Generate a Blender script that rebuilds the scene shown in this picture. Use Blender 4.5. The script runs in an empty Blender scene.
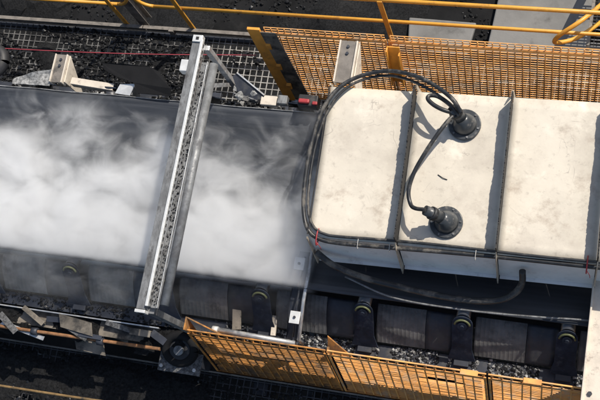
import bpy, bmesh, math, random
from mathutils import Vector, Matrix, noise
random.seed(7)
scene = bpy.context.scene
COL = scene.collection
RAD = math.radians

# ------------------------------------------------------------------ camera
cam_data = bpy.data.cameras.new('camera')
cam = bpy.data.objects.new('camera', cam_data); COL.objects.link(cam)
CR = ((0.9601494, 0.1701434, -0.2217304), (0.1062025, -0.9559465, -0.2736554), (-0.2585230, 0.2392018, -0.9359211))
right = Vector(CR[0]); up = -Vector(CR[1]); back = -Vector(CR[2])
m3 = Matrix((right, up, back)).transposed()
cam.matrix_world = Matrix.Translation((1.87745, -1.59165, 9.6)) @ m3.to_4x4()
cam_data.sensor_width = 36.0
cam_data.lens = 1050.62 / 600 * 36
cam_data.clip_start = 0.1; cam_data.clip_end = 2000
scene.camera = cam

# ------------------------------------------------------------------ sky, sun, exposure
SUN_EL = 49.0
SAX, SAY = 0.61, 0.792
world = bpy.data.worlds.new('World'); scene.world = world
world.use_nodes = True
wn = world.node_tree.nodes; wl = world.node_tree.links
bg = wn['Background']
sky = wn.new('ShaderNodeTexSky'); sky.sky_type = 'NISHITA'; sky.sun_disc = False
sky.sun_elevation = RAD(SUN_EL); sky.sun_rotation = math.atan2(SAX, SAY)
sky.air_density = 1.2; sky.dust_density = 2.0
wl.new(sky.outputs[0], bg.inputs[0]); bg.inputs[1].default_value = 0.115
sd = bpy.data.lights.new('sun', 'SUN'); sd.energy = 4.9; sd.angle = RAD(0.53); sd.color = (1.0, 0.93, 0.82)
sun = bpy.data.objects.new('sun', sd); COL.objects.link(sun)
sv = Vector((SAX * math.cos(RAD(SUN_EL)), SAY * math.cos(RAD(SUN_EL)), math.sin(RAD(SUN_EL))))
sun.rotation_euler = sv.to_track_quat('Z', 'Y').to_euler(); sun.location = (6, 6, 12)
scene.view_settings.view_transform = 'Standard'; scene.view_settings.look = 'None'
scene.view_settings.exposure = 0.0; scene.view_settings.gamma = 1.0
cy = scene.cycles
cy.use_denoising = True
cy.max_bounces = 10; cy.diffuse_bounces = 3; cy.glossy_bounces = 3; cy.volume_bounces = 10; cy.transparent_max_bounces = 8
cy.volume_step_rate = 1.0; cy.volume_max_steps = 64
cy.sample_clamp_indirect = 6.0

# ------------------------------------------------------------------ materials
def mat(name, base, rough=0.6, metal=0.0, var=0.0, vscale=6.0, dust=None, dust_amt=0.0, dscale=3.0,
        stain=None, stain_amt=0.0, sscale=9.0, bump=0.0, bscale=40.0, stretch=(1, 1, 1), spec=0.5, scratch=0.0):
    m = bpy.data.materials.new(name); m.use_nodes = True
    nt = m.node_tree; N = nt.nodes; L = nt.links
    b = N['Principled BSDF']
    b.inputs['Roughness'].default_value = rough; b.inputs['Metallic'].default_value = metal
    b.inputs['Specular IOR Level'].default_value = spec
    tc = N.new('ShaderNodeNewGeometry')
    mp = N.new('ShaderNodeMapping'); mp.inputs['Scale'].default_value = stretch
    L.new(tc.outputs['Position'], mp.inputs['Vector'])
    def ntex(scale, detail=6, rough_=0.6, off=0.0):
        n = N.new('ShaderNodeTexNoise'); n.inputs['Scale'].default_value = scale
        n.inputs['Detail'].default_value = detail; n.inputs['Roughness'].default_value = rough_
        if off:
            mo = N.new('ShaderNodeMapping'); mo.inputs['Location'].default_value = (off, off * .7, off * 1.3)
            L.new(mp.outputs[0], mo.inputs['Vector']); L.new(mo.outputs[0], n.inputs['Vector'])
        else:
            L.new(mp.outputs[0], n.inputs['Vector'])
        return n.outputs['Fac']
    def ramp(sock, a, c, inv=False):
        r = N.new('ShaderNodeMapRange'); r.inputs['From Min'].default_value = a; r.inputs['From Max'].default_value = c
        r.interpolation_type = 'SMOOTHSTEP'
        L.new(sock, r.inputs['Value']); return r.outputs[0]
    def mix(fac, A, B, blend='MIX'):
        x = N.new('ShaderNodeMix'); x.data_type = 'RGBA'; x.blend_type = blend
        if isinstance(fac, float): x.inputs[0].default_value = fac
        else: L.new(fac, x.inputs[0])
        for s, i in ((A, 6), (B, 7)):
            if isinstance(s, tuple): x.inputs[i].default_value = (*s, 1)
            else: L.new(s, x.inputs[i])
        return x.outputs[2]
    def mul(s, k):
        x = N.new('ShaderNodeMath'); x.operation = 'MULTIPLY'; L.new(s, x.inputs[0]); x.inputs[1].default_value = k
        return x.outputs[0]
    c = base
    if var:
        lo = tuple(max(0, v * (1 - var)) for v in base); hi = tuple(min(1, v * (1 + var)) for v in base)
        c = mix(ramp(ntex(vscale), .3, .7), lo, hi)
    if stain:
        c = mix(mul(ramp(ntex(sscale, 8, .7, 5.3), .52, .72), stain_amt), c, stain)
    if scratch:
        c = mix(mul(ramp(ntex(13.0, 9, .78, 7.7), .53, .70), .55), c, (.29, .25, .21))
        c = mix(mul(ramp(ntex(1.6, 6, .65, 3.9), .47, .68), .5), c, (.43, .38, .32))
        w = N.new('ShaderNodeTexNoise'); w.inputs['Scale'].default_value = 2.2; w.inputs['Detail'].default_value = 3
        w.inputs['Distortion'].default_value = 1.6
        L.new(mp.outputs[0], w.inputs['Vector'])
        ab = N.new('ShaderNodeMath'); ab.operation = 'SUBTRACT'; L.new(w.outputs['Fac'], ab.inputs[0]); ab.inputs[1].default_value = .5
        a2 = N.new('ShaderNodeMath'); a2.operation = 'ABSOLUTE'; L.new(ab.outputs[0], a2.inputs[0])
        r = N.new('ShaderNodeMapRange'); r.inputs['From Min'].default_value = 0.0; r.inputs['From Max'].default_value = 0.008
        r.inputs['To Min'].default_value = 1; r.inputs['To Max'].default_value = 0; L.new(a2.outputs[0], r.inputs['Value'])
        gate = ramp(ntex(3.1, 3, .5, 9.1), .5, .62)
        mm = N.new('ShaderNodeMath'); mm.operation = 'MULTIPLY'; L.new(r.outputs[0], mm.inputs[0]); L.new(gate, mm.inputs[1])
        c = mix(mul(mm.outputs[0], scratch), c, (.2, .17, .15))
    if dust:
        f = ramp(ntex(dscale, 8, .68, 2.1), .62 - .35 * dust_amt, .78 - .25 * dust_amt)
        c = mix(f, c, dust)
        rr = N.new('ShaderNodeMapRange'); rr.inputs['To Min'].default_value = rough; rr.inputs['To Max'].default_value = .92
        L.new(f, rr.inputs['Value']); L.new(rr.outputs[0], b.inputs['Roughness'])
        if metal:
            mr = N.new('ShaderNodeMapRange'); mr.inputs['To Min'].default_value = metal; mr.inputs['To Max'].default_value = 0
            L.new(f, mr.inputs['Value']); L.new(mr.outputs[0], b.inputs['Metallic'])
    if isinstance(c, tuple): b.inputs['Base Color'].default_value = (*c, 1)
    else: L.new(c, b.inputs['Base Color'])
    if bump:
        bn = N.new('ShaderNodeBump'); bn.inputs['Strength'].default_value = bump; bn.inputs['Distance'].default_value = .01
        L.new(ntex(bscale, 6, .65, 1.7), bn.inputs['Height']); L.new(bn.outputs[0], b.inputs['Normal'])
    return m

COALDUST = (.022, .022, .024)
M = dict(
    belt=mat('rubber_belt', (.050, .055, .065), .45, spec=.35, var=.25, vscale=2.0, dust=(.085, .092, .105), dust_amt=.35, dscale=2.4, bump=.15, bscale=60, stretch=(.15, 4.5, 1)),
    edgelight=mat('belt_edge_highlight', (.22, .225, .23), .7, var=.5, vscale=8, dust=(.07, .07, .075), dust_amt=.4, dscale=5),  # pale tone paints the lit rim of the belt
    cover=mat('cream_paint', (.60, .548, .46), .6, var=.08, vscale=2.2, stain=(.33, .26, .20), stain_amt=.7, sscale=3.2,
              dust=(.74, .68, .58), dust_amt=.25, dscale=3.0, bump=.12, bscale=30, scratch=.55),
    coverside=mat('cream_side_bounce', (.80, .79, .77), .45, var=.06, vscale=5.0, stain=(.3, .27, .25), stain_amt=.4, sscale=7.0, bump=.08),  # cover paint made paler on the sides, bounce light put into the colour
    beige=mat('beige_paint', (.62, .55, .46), .55, var=.1, vscale=8, stain=(.16, .13, .11), stain_amt=.7, sscale=12, bump=.15),
    rib=mat('dark_flange_steel', (.022, .021, .021), .7, var=.3, vscale=12, bump=.4, bscale=50),
    ribedge=mat('flange_edge', (.42, .36, .28), .7, var=.25, vscale=12),
    hose=mat('black_hose', (.022, .023, .025), .38, var=.3, vscale=15, dust=(.16, .145, .125), dust_amt=.4, dscale=5.0),
    rubber=mat('black_rubber', (.018, .018, .020), .55, var=.2, dust=(.09, .085, .08), dust_amt=.3, dscale=8),
    blackrubber=mat('matt_black_rubber', (.010, .010, .011), .8, var=.2, spec=.2, bump=.2),
    orangeclean=mat('fresh_orange_paint', (.78, .34, .05), .45, var=.12, vscale=8, stain=(.35, .14, .04), stain_amt=.5, sscale=14),
    head=mat('dark_grey_plastic', (.045, .05, .055), .32, var=.2, dust=(.15, .14, .13), dust_amt=.3, dscale=14),
    orange=mat('orange_paint', (.78, .37, .105), .55, var=.22, vscale=5, stain=(.20, .11, .06), stain_amt=.75, sscale=5, dust=(.58, .40, .24), dust_amt=.42, dscale=6, bump=.1),
    orangedirty=mat('weathered_orange_paint', (.46, .20, .045), .65, var=.3, vscale=9, stain=(.05, .035, .03), stain_amt=.95, sscale=5.5, dust=(.16, .10, .055), dust_amt=.55, dscale=5, bump=.15),
    yellow=mat('yellow_rail_paint', (.70, .34, .045), .42, var=.1, vscale=6, stain=(.25, .12, .04), stain_amt=.6, sscale=8),
    galv=mat('galvanized_steel', (.55, .56, .57), .45, metal=.75, var=.15, vscale=18, dust=(.30, .29, .28), dust_amt=.45, dscale=10, bump=.1),
    bright=mat('clean_galvanized_edge', (.74, .74, .72), .38, metal=.35, var=.1, vscale=14),
    dirtysteel=mat('coal_dusted_steel', (.19, .195, .20), .6, metal=.3, var=.3, vscale=9, dust=(.075, .075, .078), dust_amt=.45, dscale=11, bump=.3, bscale=50, stretch=(1.6, .7, 1)),
    dirtypipe=mat('dusty_grey_pipe', (.20, .205, .21), .5, metal=.3, var=.3, vscale=10, dust=(.11, .11, .115), dust_amt=.5, dscale=7, bump=.2),
    darksteel=mat('dark_painted_steel', (.030, .034, .046), .5, var=.3, vscale=5, dust=(.07, .07, .07), dust_amt=.35, dscale=7, bump=.1),
    deck=mat('dusty_sunlit_plate', (.12, .12, .12), .75, var=.25, vscale=7, dust=(.07, .07, .072), dust_amt=.45, dscale=6, bump=.2),  # grey of the sunlit patches put into the plate colour
    bracket=mat('dark_bracket_paint', (.018, .025, .042), .8, spec=.2, var=.35, vscale=9, dust=(.05, .058, .075), dust_amt=.3, dscale=10, bump=.1),
    lime=mat('lime_seal_ring', (.105, .115, .05), .5, var=.25, vscale=30, stain=(.06, .06, .03), stain_amt=.7, sscale=25),
    roller=mat('roller_steel', (.10, .10, .105), .35, metal=.6, var=.2),
    rust=mat('rusty_pipe', (.24, .115, .05), .8, var=.35, vscale=14, dust=(.10, .07, .05), dust_amt=.35, dscale=8, bump=.3),
    dullrail=mat('dull_rail_paint', (.20, .125, .05), .8, var=.3, vscale=8, dust=(.05, .042, .032), dust_amt=.45, dscale=6),
    brownplate=mat('dusty_brown_plate', (.19, .165, .135), .85, var=.35, vscale=6, dust=(.04, .038, .036), dust_amt=.5, dscale=5, bump=.3),
    toe=mat('weathered_toe_board', (.19, .17, .15), .8, var=.2, vscale=9, dust=(.08, .075, .07), dust_amt=.4, dscale=7, bump=.2),
    grating=mat('walkway_grating_steel', (.34, .33, .31), .65, metal=.25, var=.25, vscale=6, dust=(.03, .029, .029), dust_amt=.62, dscale=2.2),
    gratingdark=mat('coal_black_grating', (.038, .038, .042), .7, var=.4, vscale=6, dust=(.02, .02, .021), dust_amt=.5, dscale=3),
    gratingdusty=mat('dusty_grating', (.15, .148, .145), .75, var=.3, vscale=6, dust=(.028, .028, .029), dust_amt=.6, dscale=2.6),
    coal=mat('coal', (.018, .018, .020), .38, var=.5, vscale=30, bump=.5, bscale=70, spec=.7),
    coaldull=mat('dull_coal', (.011, .0115, .013), .7, spec=.25, var=.5, vscale=22, bump=.6, bscale=60),
    stone=mat('grey_coal_stone', (.24, .24, .235), .45, var=.6, vscale=30, bump=.4, bscale=70),
    coalfines=mat('coal_fines', (.012, .0122, .013), .85, var=.6, vscale=40, bump=1.0, bscale=90, spec=.2, dust=(.021, .021, .022), dust_amt=.25, dscale=9),
    gritplate=mat('gritty_plate', (.10, .102, .106), .8, var=.6, vscale=35, dust=(.035, .035, .037), dust_amt=.45, dscale=25, bump=.6, bscale=60),
    palestone=mat('pale_stone', (.36, .36, .355), .5, var=.5, vscale=40, bump=.4, bscale=70),
    ground=mat('coal_yard_dirt', (.010, .0102, .011), .85, spec=.15, var=.45, vscale=1.3, dust=(.028, .027, .027), dust_amt=.25, dscale=.9, bump=.8, bscale=12),
    concrete=mat('yard_concrete', (.185, .18, .172), .9, var=.2, vscale=1.2, stain=(.06, .058, .055), stain_amt=.8, sscale=1.5, dust=(.22, .215, .205), dust_amt=.3, dscale=2, bump=.25, bscale=30),
    red=mat('red_cord', (.33, .05, .065), .5), redbox=mat('red_switch_plastic', (.36, .035, .04), .5, var=.1),
    whitetie=mat('white_tie', (.40, .39, .37), .5),
)

# ------------------------------------------------------------------ helpers
_b = bmesh.new(); bmesh.ops.create_icosphere(_b, subdivisions=1, radius=1.0)
_b.verts.ensure_lookup_table(); _b.verts.index_update()
ICO_V = [tuple(v.co) for v in _b.verts]; ICO_F = [tuple(v.index for v in f.verts) for f in _b.faces]; _b.free()
class MB:
    def __init__(s): s.bm = bmesh.new()
    def box(s, c, size, rot=None, mi=0):
        vs = []
        R = rot.to_matrix() if rot is not None and not isinstance(rot, Matrix) else rot
        for z in (-.5, .5):
            for y in (-.5, .5):
                for x in (-.5, .5):
                    v = Vector((x * size[0], y * size[1], z * size[2]))
                    if R is not None: v = R @ v
                    vs.append(s.bm.verts.new(v + Vector(c)))
        for f in ((0, 2, 3, 1), (4, 5, 7, 6), (0, 1, 5, 4), (2, 6, 7, 3), (0, 4, 6, 2), (1, 3, 7, 5)):
            fc = s.bm.faces.new([vs[i] for i in f]); fc.material_index = mi
        return s
    def bar(s, p0, p1, w, h, upv=(0, 0, 1), mi=0):
        p0 = Vector(p0); p1 = Vector(p1); d = p1 - p0; L = d.length; d.normalize()
        u = Vector(upv); u = (u - d * u.dot(d)).normalized(); r = d.cross(u)
        R = Matrix((d, r, u)).transposed()
        return s.box((p0 + p1) / 2, (L, w, h), R, mi)
    def tube(s, pts, r, n=10, cap=True, mi=0, radii=None):
        pts = [Vector(p) for p in pts]; rings = []
        t0 = (pts[1] - pts[0]).normalized()
        a = Vector((0, 0, 1)) if abs(t0.z) < .9 else Vector((1, 0, 0))
        nrm = (a - t0 * a.dot(t0)).normalized()
        for i, p in enumerate(pts):
            if i == 0: t = t0
            elif i == len(pts) - 1: t = (pts[-1] - pts[-2]).normalized()
            else: t = (pts[i + 1] - pts[i - 1]).normalized()
            nrm = (nrm - t * nrm.dot(t)).normalized(); bn = t.cross(nrm)
            rr = radii[i] if radii else r
            rings.append([s.bm.verts.new(p + rr * (math.cos(2 * math.pi * k / n) * nrm + math.sin(2 * math.pi * k / n) * bn)) for k in range(n)])
        for A, B in zip(rings, rings[1:]):
            for k in range(n):
                f = s.bm.faces.new((A[k], A[(k + 1) % n], B[(k + 1) % n], B[k])); f.smooth = True; f.material_index = mi
        if cap:
            s.bm.faces.new(rings[0][::-1]).material_index = mi; s.bm.faces.new(rings[-1]).material_index = mi
        return s
    def prism(s, poly, vec, mi=0):
        vec = Vector(vec)
        a = [s.bm.verts.new(Vector(p)) for p in poly]; b = [s.bm.verts.new(Vector(p) + vec) for p in poly]
        n = len(poly)
        s.bm.faces.new(a[::-1]).material_index = mi; s.bm.faces.new(b).material_index = mi
        for k in range(n):
            s.bm.faces.new((a[k], a[(k + 1) % n], b[(k + 1) % n], b[k])).material_index = mi
        return s
    def rock(s, c, r, seed, mi=0, flat=.75):
        rnd = random.Random(seed); q = Matrix.Rotation(rnd.uniform(0, 6.28), 3, Vector((rnd.uniform(-1, 1), rnd.uniform(-1, 1), rnd.uniform(-1, 1))).normalized())
        sc = (rnd.uniform(.75, 1.35), rnd.uniform(.6, 1.1), rnd.uniform(.45, flat + .1)); c = Vector(c)
        vs = []
        for d in ICO_V:
            k = rnd.uniform(.62, 1.25) * r
            vs.append(s.bm.verts.new(q @ Vector((d[0] * sc[0] * k, d[1] * sc[1] * k, d[2] * sc[2] * k)) + c))
        for f in ICO_F: s.bm.faces.new([vs[i] for i in f]).material_index = mi
        return s
    def build(s, name, m, parent=None, bevel=0.0, loc=None):
        s.bm.normal_update()
        bmesh.ops.recalc_face_normals(s.bm, faces=s.bm.faces)
        me = bpy.data.meshes.new(name); s.bm.to_mesh(me); s.bm.free()
        for k in (m if isinstance(m, (list, tuple)) else [m]): me.materials.append(M[k])
        o = bpy.data.objects.new(name, me); COL.objects.link(o)
        if parent is not None: o.parent = parent
        if loc is not None: o.location = loc
        if bevel:
            b = o.modifiers.new('bevel', 'BEVEL'); b.width = bevel; b.segments = 2; b.limit_method = 'ANGLE'
        return o

def tag(o, label, cat, group=None):
    o['label'] = label; o['category'] = cat
    if group: o['group'] = group
    return o
def thing(name, label, cat, loc=(0, 0, 0), rz=0.0, group=None):
    o = bpy.data.objects.new(name, None); COL.objects.link(o); o.empty_display_size = .1
    o.location = loc; o.rotation_euler = (0, 0, rz)
    return tag(o, label, cat, group)
def stuff(o, label, cat): o['kind'] = 'stuff'; return tag(o, label, cat)
def structure(o): o['kind'] = 'structure'; return o
def copy_tree(o, parent=None):
    c = o.copy(); COL.objects.link(c); c.parent = parent
    for ch in list(o.children): copy_tree(ch, c)
    return c
def smooth_path(pts, n=8):
    P = [Vector(p) for p in pts]; out = []
    Q = [P[0] * 2 - P[1]] + P + [P[-1] * 2 - P[-2]]
    for i in range(1, len(Q) - 2):
        a, b, c, d = Q[i - 1:i + 3]
        for k in range(n):
            t = k / n
            out.append(.5 * ((2 * b) + (c - a) * t + (2 * a - 5 * b + 4 * c - d) * t * t + (3 * b - a - 3 * c + d) * t ** 3))
    out.append(P[-1]); return out
def mesh_wires(mb, o, u, v, lu, lv, pu, pv, t, skip=None):
    o = Vector(o); u = Vector(u).normalized(); v = Vector(v).normalized(); n = u.cross(v)
    for i in range(int(round(lu / pu)) + 1):
        a = o + u * (i * pu); mb.bar(a, a + v * lv, t, t * .7, n)
    for j in range(int(round(lv / pv)) + 1):
        a = o + v * (j * pv) + n * (t * .3); mb.bar(a, a + u * lu, t, t * .7, n)
    return mb

ZW = -1.2      # walkway level
ZG = -4.0      # yard level

# ------------------------------------------------------------------ ground and slab
b = MB(); b.prism([(-400, -400, ZG - .3), (400, -400, ZG - .3), (400, 400, ZG - .3), (-400, 400, ZG - .3)], (0, 0, .3))
structure(b.build('ground', 'ground'))
b = MB(); b.prism([(.42, 4.62, ZG + .02), (.38, 4.2, ZG + .02), (2.6, 4.05, ZG + .02), (4.4, 4.9, ZG + .02), (4.6, 6.4, ZG + .02), (.5, 6.2, ZG + .02), (.47, 5.3, ZG + .02)], (0, 0, .10))
structure(b.build('pavement', 'concrete', bevel=.02))
b = MB(); b.prism([(-.75, 4.68, ZG + .015), (-.7, 4.2, ZG + .015), (.12, 4.1, ZG + .015), (.2, 4.66, ZG + .015)], (0, 0, .09))
structure(b.build('pavement', 'concrete', bevel=.02))

# ------------------------------------------------------------------ conveyor belt
XB0, XB1 = -9.0, 8.0
prof = []
def belt_z(y):
    w = 1.77; e = .50; d = .30
    if y < e: t = y / e
    elif y > w - e: t = (w - y) / e
    else: return -d
    return -d * (t if t < .8 else .8 + .2 * math.sin((t - .8) / .2 * math.pi / 2)) if t < 1 else -d
ys = [0, .05, .12, .2, .28, .36, .43, .5, .6, .75, .885, 1.02, 1.17, 1.27, 1.34, 1.41, 1.49, 1.57, 1.65, 1.72, 1.77]
b = MB(); nx = 120; rows = []
for i in range(nx + 1):
    x = XB0 + (XB1 - XB0) * i / nx
    ph = ((x / .97) % 1.0)
    sag = -.012 * math.sin(ph * math.pi)
    r = []
    for y in ys:
        wob = .008 * noise.noise((x * .8, y * 3, 2.2))
        edge = .006 * noise.noise((x * 2.1, 3.3 if y < .9 else 8.1, 0)) * (1 if y in (0, 1.77) else 0)
        r.append(Vector((x, y + edge, belt_z(y) + sag + wob)))
    rows.append(r)
T = .022
tv = [[b.bm.verts.new(p) for p in r] for r in rows]; bv = [[b.bm.verts.new(p - Vector((0, 0, T))) for p in r] for r in rows]
for i in range(nx):
    for j in range(len(ys) - 1):
        f = b.bm.faces.new((tv[i][j], tv[i + 1][j], tv[i + 1][j + 1], tv[i][j + 1])); f.smooth = True
        f = b.bm.faces.new((bv[i][j], bv[i][j + 1], bv[i + 1][j + 1], bv[i + 1][j])); f.smooth = True
    b.bm.faces.new((tv[i][0], bv[i][0], bv[i + 1][0], tv[i + 1][0]))
    b.bm.faces.new((tv[i][-1], tv[i + 1][-1], bv[i + 1][-1], bv[i][-1]))
for e in (0, nx):
    for j in range(len(ys) - 1):
        b.bm.faces.new((tv[e][j], tv[e][j + 1], bv[e][j + 1], bv[e][j]))
cb = tag(b.build('conveyor_belt', 'belt'), 'wide black troughed rubber belt running under the white mist and the cream cover', 'conveyor belt')
MB().tube([Vector((rw[-1].x, rw[-1].y, rw[-1].z + .002)) for rw in rows], .005, 6).build('edge_highlight', 'edgelight', cb)  # pale strip painting a highlight along the far belt edge
# return belt
b = MB(); b.box((-.5, .885, -.95), (17, 1.77, .022))
tag(b.build('return_belt', 'belt'), 'flat black return strand of rubber belt beneath the troughed belt', 'conveyor belt')

# ------------------------------------------------------------------ stringers (long side beams)
for nm, y, s, lab in (('stringer_beam', -.43, -1, 'dark steel channel beam along the belt under the idler brackets beside the golden mesh guard'),
                      ('stringer_beam', 1.93, 1, 'dark steel channel beam along the belt beside the far walkway grating')):
    t = thing(nm, lab, 'beam', (0, y, -.80), group='stringer beams')
    MB().box((-.5, 0, .29), (17, .13, .012)).build('flange', 'darksteel', t, .002)
    MB().box((-.5, 0, .0), (17, .13, .012)).build('flange', 'darksteel', t, .002)
    MB().box((-.5, -s * .058, .145), (17, .012, .277)).build('web', 'darksteel', t, .002)
    for x in (-7, -4.6, -2.2, .2, 2.6, 5.0):
        MB().box((x, 0, -.215), (.14, .10, .41)).build('support_leg', 'darksteel', t, .004)

# trestles that carry the conveyor down to the yard
tre = None
for x in (-6.0, -1.2, 4.2):
    if tre is None:
        tre = thing('trestle', 'dark steel trestle frame standing on the black yard under the conveyor walkways', 'trestle', (x, 0, ZG), group='trestles under the conveyor')
        for y in (-.9, 2.7):
            MB().box((0, y, 1.35), (.16, .16, 2.70)).build('leg', 'darksteel', tre, .006)
        MB().box((0, .9, 2.62), (.14, 3.44, .15)).build('cross_beam', 'darksteel', tre, .006)
        MB().bar((0, -.8, .3), (0, 2.6, 2.45), .06, .06).build('brace', 'darksteel', tre)
    else:
        c = copy_tree(tre); c.location = (x, 0, ZG)

# ------------------------------------------------------------------ idler stations
def make_idler():
    t = thing('troughing_idler', 'troughing idler', 'idler')
    MB().box((0, .80, -.475), (.14, 2.52, .05)).build('base_frame', 'darksteel', t, .004)
    R2 = .065
    def roller(p0, p1):
        r = MB().tube([p0, p1], R2, 18); o = r.build('roller', 'roller', t); return o
    roller((0, .55, -.385), (0, 1.22, -.385))
    roller((0, -.075, -.075), (0, .50, -.40)); roller((0, 1.845, -.075), (0, 1.27, -.40))
    for s in (0, 1):
        # inclined end plate with round head: local plane, axis a (down slope), n = normal
        Y0 = -.095 if s == 0 else 1.865; sg = -1 if s == 0 else 1
        top = Vector((0, Y0, -.062)); foot = Vector((0, Y0 + sg * (.30 if s == 0 else .12), -.455))
        a = (foot - top).normalized(); nrm = Vector((0, sg * -a.z, sg * a.y * 1.0))
        nrm = Vector((0, -a.z * sg, a.y * sg)).normalized()
        if nrm.z < 0: nrm = -nrm
        X = Vector((1, 0, 0)); w = .095; L = (foot - top).length
        poly = []
        for k in range(11):
            an = math.pi * k / 10
            poly.append(top + X * (w * math.cos(an)) - a * (w * math.sin(an)) + a * w * .3)
        poly += [top + a * (L * .7) - X * w, top + a * L - X * (w + .035), top + a * L + X * (w + .035), top + a * (L * .7) + X * w]
        br = MB().prism(poly, nrm * .014).build('bracket', 'bracket', t, .002)
        c = top + a * (w * .42) + nrm * .014
        # seal ring (upper arc) and axle boss
        arc = [c + nrm * .010 + X * (.072 * math.cos(an)) - a * (.072 * math.sin(an)) for an in [math.pi * (.06 + .88 * k / 12) for k in range(13)]]
        if s == 0: MB().tube(arc, .010, 6).build('seal_ring', 'lime', br)
        MB().tube([c, c + nrm * .02], .045, 16).build('axle_boss', 'bracket', br)
        MB().tube([c + nrm * .02, c + nrm * .034], .02, 8).build('axle_nut', 'bracket', br)
    return t
IDL = [(-6.05, 'troughing idler at the left run of open belt beyond the crushed plate'), (-5.05, 'troughing idler under open belt beyond the crushed plate and the pale diagonal strip'),
       (-4.05, 'troughing idler behind the pale diagonal strip, veiled in mist'), (-3.05, 'mist veiled troughing idler behind the rusty pipe and brown plates'),
       (-2.04, 'troughing idler tucked directly under the gantry beam'), (-1.02, 'dark rounded idler bracket between the gantry and the rod frame'),
       (0.0, 'troughing idler with lime ring beside the rod frame at the cover mouth'), (.935, 'troughing idler with lime ring under the lowest sag of the drain hose'),
       (1.875, 'troughing idler with lime ring next to the wide beige support arm'), (2.83, 'troughing idler first past the wide beige support arm'),
       (3.78, 'troughing idler second past the wide beige support arm')]
XI = [x for x, _ in IDL]
proto = make_idler()
for i, (x, lab) in enumerate(IDL):
    o = proto if i == 0 else copy_tree(proto)
    o.location = (x, 0, 0); o['label'] = lab; o['group'] = 'troughing idlers along the belt'

# near-side strip: ribbed plates coloured as sunlit patches, smooth dark ones as bracket shadows
t = thing('deck_plating', 'row of ribbed grey plates as sunlit patches and smooth dark plates as bracket shadows between the near idler brackets', 'plating', (0, 0, 0))
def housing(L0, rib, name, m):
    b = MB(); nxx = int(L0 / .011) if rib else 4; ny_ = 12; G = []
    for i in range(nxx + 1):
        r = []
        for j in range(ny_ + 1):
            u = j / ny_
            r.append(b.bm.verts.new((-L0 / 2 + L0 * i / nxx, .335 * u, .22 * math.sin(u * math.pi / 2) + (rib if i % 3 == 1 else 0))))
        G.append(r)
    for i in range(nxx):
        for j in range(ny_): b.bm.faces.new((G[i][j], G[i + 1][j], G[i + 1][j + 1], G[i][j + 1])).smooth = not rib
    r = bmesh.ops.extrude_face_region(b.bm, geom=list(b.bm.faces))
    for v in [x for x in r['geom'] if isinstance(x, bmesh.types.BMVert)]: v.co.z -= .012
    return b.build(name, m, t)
deck_lit = housing(.40, .0035, 'sunlit_ribbed_plate', 'deck')
deck_shadow = housing(.32, 0, 'shadow_plate', 'darksteel')  # dark plate stands in for the shadow an idler bracket casts
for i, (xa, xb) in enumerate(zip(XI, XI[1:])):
    pa = deck_lit if i == 0 else deck_lit.copy(); pb = deck_shadow if i == 0 else deck_shadow.copy()
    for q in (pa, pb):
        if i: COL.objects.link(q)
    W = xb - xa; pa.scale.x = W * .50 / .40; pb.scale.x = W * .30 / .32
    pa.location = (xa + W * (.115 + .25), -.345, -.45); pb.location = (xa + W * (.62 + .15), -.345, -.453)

# ------------------------------------------------------------------ cream cover
CZ = .54; CW = 1.438
cov = thing('belt_cover', 'cream painted steel belt cover with flanged sections and two hose fittings', 'cover', (-.493, .405, 0), RAD(1.3))
xs = [0.0, .822, 1.70, 2.545, 3.42, 4.30]
for k, (xa, xb) in enumerate(zip(xs, xs[1:])):
    # top panel, faintly dished sheet
    b = MB(); n, mm = 14, 14; L = xb - xa; top = []; bot = []
    for i in range(n + 1):
        rt = []; rb = []
        for j in range(mm + 1):
            u = i / n; v = j / mm
            z = CZ - .012 * math.sin(math.pi * u) * math.sin(math.pi * v) + .006 * noise.noise((u * 3 + k * 7, v * 4, .3))
            if i in (0, n) or j in (0, mm): z = CZ
            p = Vector((xa + .006 + (L - .012) * u, -.012 + (CW + .024) * v, z))
            rt.append(b.bm.verts.new(p)); rb.append(b.bm.verts.new(p - Vector((0, 0, .02))))
        top.append(rt); bot.append(rb)
    for i in range(n):
        for j in range(mm):
            f = b.bm.faces.new((top[i][j], top[i + 1][j], top[i + 1][j + 1], top[i][j + 1])); f.smooth = True
            b.bm.faces.new((bot[i][j], bot[i][j + 1], bot[i + 1][j + 1], bot[i + 1][j]))
    for i in range(n):
        b.bm.faces.new((top[i][0], bot[i][0], bot[i + 1][0], top[i + 1][0])); b.bm.faces.new((top[i][mm], top[i + 1][mm], bot[i + 1][mm], bot[i][mm]))
    for j in range(mm):
        b.bm.faces.new((top[0][j], top[0][j + 1], bot[0][j + 1], bot[0][j])); b.bm.faces.new((top[n][j], bot[n][j], bot[n][j + 1], top[n][j + 1]))
    b.build('top_panel', 'cover', cov)
    for y, tz in ((0, -1), (CW, 1)):
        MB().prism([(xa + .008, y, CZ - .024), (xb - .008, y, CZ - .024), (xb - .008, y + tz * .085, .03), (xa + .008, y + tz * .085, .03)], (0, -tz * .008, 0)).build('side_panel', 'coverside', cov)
        MB().box(((xa + xb) / 2, y + tz * .10, .02), (L - .03, .035, .012)).build('bottom_lip', 'coverside', cov)
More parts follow.
